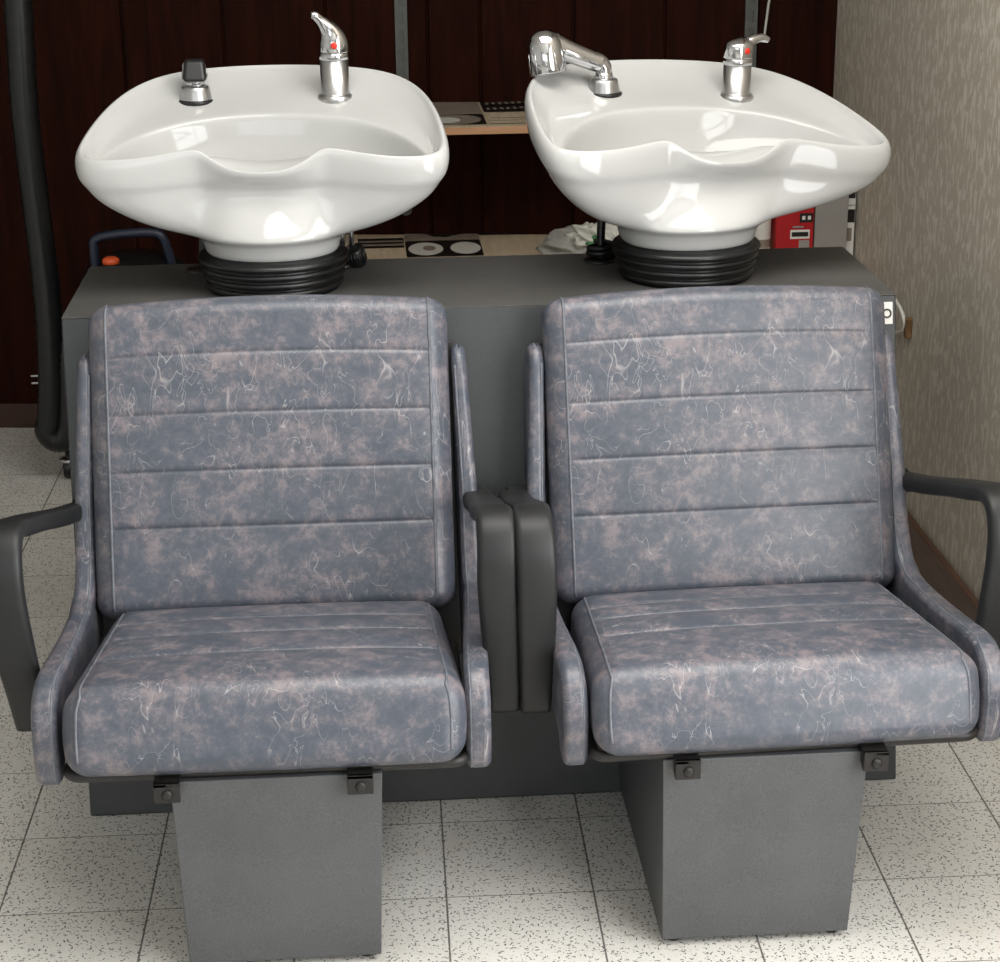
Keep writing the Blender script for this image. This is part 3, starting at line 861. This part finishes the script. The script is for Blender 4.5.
bm = bmesh.new(); tube(bm, catmull([(.895, wall_y(.9) - .02, 1.12), (.905, wall_y(.9) - .02, 1.22), (.925, wall_y(.9) - .02, 1.40), (.93, wall_y(.9) - .02, 2.3)], 6), .0035, 8)
tag(link('cable', bm, 'cloth2'), 'thin pale cable hanging beside the right shelf rail', 'cable')

# ------------------------------------------------------------------ things on the lower shelf
SZ = .5815
o = empty('towel', (.40, 1.86, SZ)); tag(o, 'crumpled grey cloth on the lower shelf beside the right bellows', 'cloth')
def crumple(name, mat, parent, c, rx, ry, rz_, seed, n=28, amp=.35):
    rnd = random.Random(seed); ph = [(rnd.uniform(0, 6), rnd.uniform(2, 5), rnd.uniform(2, 6)) for _ in range(7)]
    bm = bmesh.new(); rows = []
    for i in range(n + 1):
        row = []
        for j in range(n * 2):
            u = pi * i / n; w = 2 * pi * j / (2 * n)
            d = Vector((sin(u) * cos(w), sin(u) * sin(w), cos(u)))
            f = 1
            for k, (a, b, c_) in enumerate(ph): f += amp / 3.2 * (1 - abs(sin(a + b * d.x * 1.4 + c_ * d.y + d.z * (k - 3) * 1.1)) * 1.6)
            p = Vector((d.x * rx * f, d.y * ry * f, max(0, rz_ * .9 + d.z * rz_ * f)))
            row.append(bm.verts.new(p + Vector(c)))
        rows.append(row)
    for a, b in zip(rows, rows[1:]):
        for j in range(2 * n): bm.faces.new((a[j], a[(j + 1) % (2 * n)], b[(j + 1) % (2 * n)], b[j]))
    bmesh.ops.remove_doubles(bm, verts=bm.verts[:], dist=1e-5)
    return link(name, bm, mat, parent)
crumple('folds', 'cloth', o, (-.02, 0, 0), .115, .09, .048, 3)
o = empty('plastic_bag', (.42, 1.79, SZ)); tag(o, 'scrunched white and green plastic wrapper lying on the grey cloth', 'bag')
crumple('wrap', 'cloth2', o, (-.02, .0, .045), .062, .05, .034, 11, amp=.5)
crumple('print', 'green', o, (-.025, -.035, .055), .026, .022, .018, 5, n=12)

def carton(name, x0, x1, y0, y1, h, mat, label, cat):
    o = empty(name, ((x0 + x1) / 2, (y0 + y1) / 2, SZ)); tag(o, label, cat)
    bm = bmesh.new(); box(bm, -(x1 - x0) / 2, (x1 - x0) / 2, -(y1 - y0) / 2, (y1 - y0) / 2, 0, h)
    link('box', bm, mat, o, smooth=False, bevel=.002); return o
o = carton('red_box', .872, .972, 1.76, 1.84, .215, 'redbox', 'bright red printed box on the lower shelf under the right basin', 'box')
def decal(parent, rects, yy, mats):
    bm = bmesh.new()
    for i, (x0, x1, z0, z1, m) in enumerate(rects): box(bm, x0, x1, yy - .0008 - .0003 * i, yy, z0, z1, m)
    return link('printed_label', bm, mats, parent, smooth=False)
decal(o, [(-.012, .040, .066, .090, 0), (.012, .040, .042, .062, 2), (-.008, .036, .072, .084, 1), (.012, .047, .110, .134, 1), (.018, .026, .117, .127, 0), (.033, .041, .117, .127, 0), (-.02, .01, .034, .038, 2), (-.006, .022, .096, .100, 2)], -.0400, ['paper', 'ink', 'greycard'])
o = carton('grey_box', .976, 1.064, 1.765, 1.86, .26, 'greycard', 'plain pale grey box between the red box and the patterned wall', 'box')
o = carton('carton', 1.067, 1.090, 1.79, 1.90, .25, 'paper', 'narrow white carton with dark print against the patterned wall', 'carton')
decal(o, [(-.010, .010, .10, .135, 0), (-.010, .010, .145, .147, 1), (-.009, .004, .05, .085, 1), (-.009, .009, .165, .19, 0)], -.055, ['ink', 'taupe'])
o = empty('bottle', (.842, 1.80, SZ)); tag(o, 'white plastic bottle standing left of the red box', 'bottle')
bm = bmesh.new(); lathe(bm, [(.012, 0), (.022, .001), (.024, .005), (.024, .12), (.020, .132), (.012, .138)], 28); bo = link('bottle_body', bm, 'white', o)
bm = bmesh.new(); lathe(bm, [(.012, .138), (.013, .139), (.013, .158), (.010, .160), (.003, .160)], 20); link('cap', bm, 'white', o)
bm = bmesh.new(); lathe(bm, [(.0243, .040), (.0243, .062)], 28, cap=False); link('bottle_print', bm, 'taupe', o)
o = empty('jar', (.795, 1.80, SZ)); tag(o, 'small brown jar left of the white bottle on the lower shelf', 'jar')
bm = bmesh.new(); lathe(bm, [(.012, 0), (.019, .001), (.020, .006), (.020, .075), (.016, .082)], 24); link('jar_body', bm, 'brown', o)
bm = bmesh.new(); lathe(bm, [(.017, .082), (.018, .083), (.018, .10), (.015, .102), (.004, .102)], 24); link('lid', bm, 'ink', o)

# ------------------------------------------------------------------ black case with blue handle, behind the cabinet on the left
o = empty('vacuum_cleaner', (-.815, 1.84, 0)); tag(o, 'black wheeled machine with a blue carry handle, behind the cabinet corner', 'machine')
bm = bmesh.new()
prof = [(.05, .06), (.15, .062), (.162, .09), (.162, .42), (.160, .50), (.150, .56), (.13, .605), (.07, .635), (.02, .64)]
lathe(bm, prof, 40)
link('tank', bm, 'rubber', o)
bm = bmesh.new()
hp = catmull([(-.098, -.04, .585), (-.100, -.045, .655), (-.092, -.045, .688), (-.02, -.045, .700), (.055, -.045, .700), (.080, -.045, .685), (.092, -.04, .64), (.10, -.035, .595)], 6)
tube(bm, hp, .0125, 14)
h = link('handle', bm, 'blue', o); h['label'] = 'blue carry handle'
bm = bmesh.new(); lathe(bm, [(.006, .0), (.022, .001), (.022, .012), (.014, .018), (.004, .018)], 20, (-.055, -.075)); 
b = link('switch', bm, 'orange', o); b.location = (0, 0, .628)
for i, (x, y) in enumerate(((-.232, .06), (.16, .12), (.16, -.12), (-.12, -.15))):
    bm = bmesh.new()
    lathe(bm, [(.010, -.013), (.026, -.012), (.028, -.004), (.028, .004), (.026, .012), (.010, .013)], 24,
          axis=Matrix.Translation(Vector((x, y, .028))) @ Matrix.Rotation(radians(90), 4, 'Y'))
    lathe(bm, [(.007, .03), (.007, .075)], 12, (x, y)); 
    tube(bm, [(x, y, .07), (x * .6, y * .6, .085)], .010, 8)
    c = link('caster', bm, 'rubber', o)
    bm = bmesh.new(); lathe(bm, [(.016, .046), (.024, .048), (.024, .056), (.014, .058)], 20, (x, y)); link('caster_cap', bm, 'satin', c)

# long black ribbed hose hanging from a wall hook and doubling back at the floor
path = catmull([(-1.095, 1.90, 1.86), (-1.075, 1.87, 1.70), (-1.062, 1.85, 1.45), (-1.060, 1.85, 1.27), (-1.068, 1.85, 1.02), (-1.062, 1.85, .78), (-1.055, 1.85, .52), (-1.062, 1.85, .32),
                (-1.075, 1.85, .19), (-1.085, 1.85, .150), (-1.062, 1.85, .128), (-1.035, 1.85, .15), (-1.020, 1.85, .22), (-1.015, 1.86, .36), (-1.018, 1.88, .47)], 14)
bm = bmesh.new(); N_ = len(path)
tube(bm, path, .036, 18, rfun=lambda t: (1 + .05 * sin(t * 2 * pi * 95)) * (1.0 if t < .93 else 1 - (t - .93) * 5))
tag(link('hose', bm, 'rubber'), 'long thick black ribbed hose hanging down left of the cabinet', 'hose')
bm = bmesh.new(); tube(bm, catmull([(-1.05, wall_y(-1.05) - .001, 1.80), (-1.055, 2.15, 1.80), (-1.09, 1.92, 1.80), (-1.10, 1.86, 1.80), (-1.10, 1.83, 1.84)], 6), .008, 10)
tag(link('hose_hook', bm, 'satin'), 'steel wall hook holding up the black hose, above the picture', 'hook')
# two small chrome catches by the hose
for k, z in enumerate((.318, .296)):
    bm = bmesh.new(); box(bm, -.012, .014, -.006, .0, -.003, .003)
    c = link('catch', bm, 'chrome', bevel=.001); c.location = (-1.200, wall_y(-1.2) - .0005, z - .16)
    tag(c, ('upper' if k == 0 else 'lower') + ' of two tiny chrome catches on the panelling beside the hose', 'catch', 'chrome catches')

# looped pale cable with clip on the patterned wall behind the cabinet's right corner
o = empty('cable_loop', (WX, 1.28, .56)); tag(o, 'pale cable loop with a dark clip on the patterned wall, right of the cabinet', 'cable')
bm = bmesh.new(); tube(bm, catmull([(-.012, .14, .022), (-.02, .05, .030), (-.018, -.02, .012), (-.014, -.035, -.02), (-.012, .03, -.052), (-.010, .10, -.055)], 8), .005, 10)
link('cord', bm, 'white', o)
bm = bmesh.new(); box(bm, -.016, 0, -.055, -.035, -.045, .005); link('clip', bm, 'brown', o, bevel=.003)

o = empty('added_ceiling_light', (.25, -.35, 2.6)); tag(o, 'large square white ceiling lamp added to brighten the basins and chairs, unseen, outside the picture', 'lamp')
bm = bmesh.new(); box(bm, -.88, .82, -.58, .58, -.03, -.0005); link('added_light_housing', bm, 'white', o, bevel=.004)  # made-up fixture around the added fill light
for yy in (-.58, .565):
    bm = bmesh.new(); box(bm, -.88, .82, yy, yy + .015, -.115, -.03); link('rim', bm, 'white', o, bevel=.002)
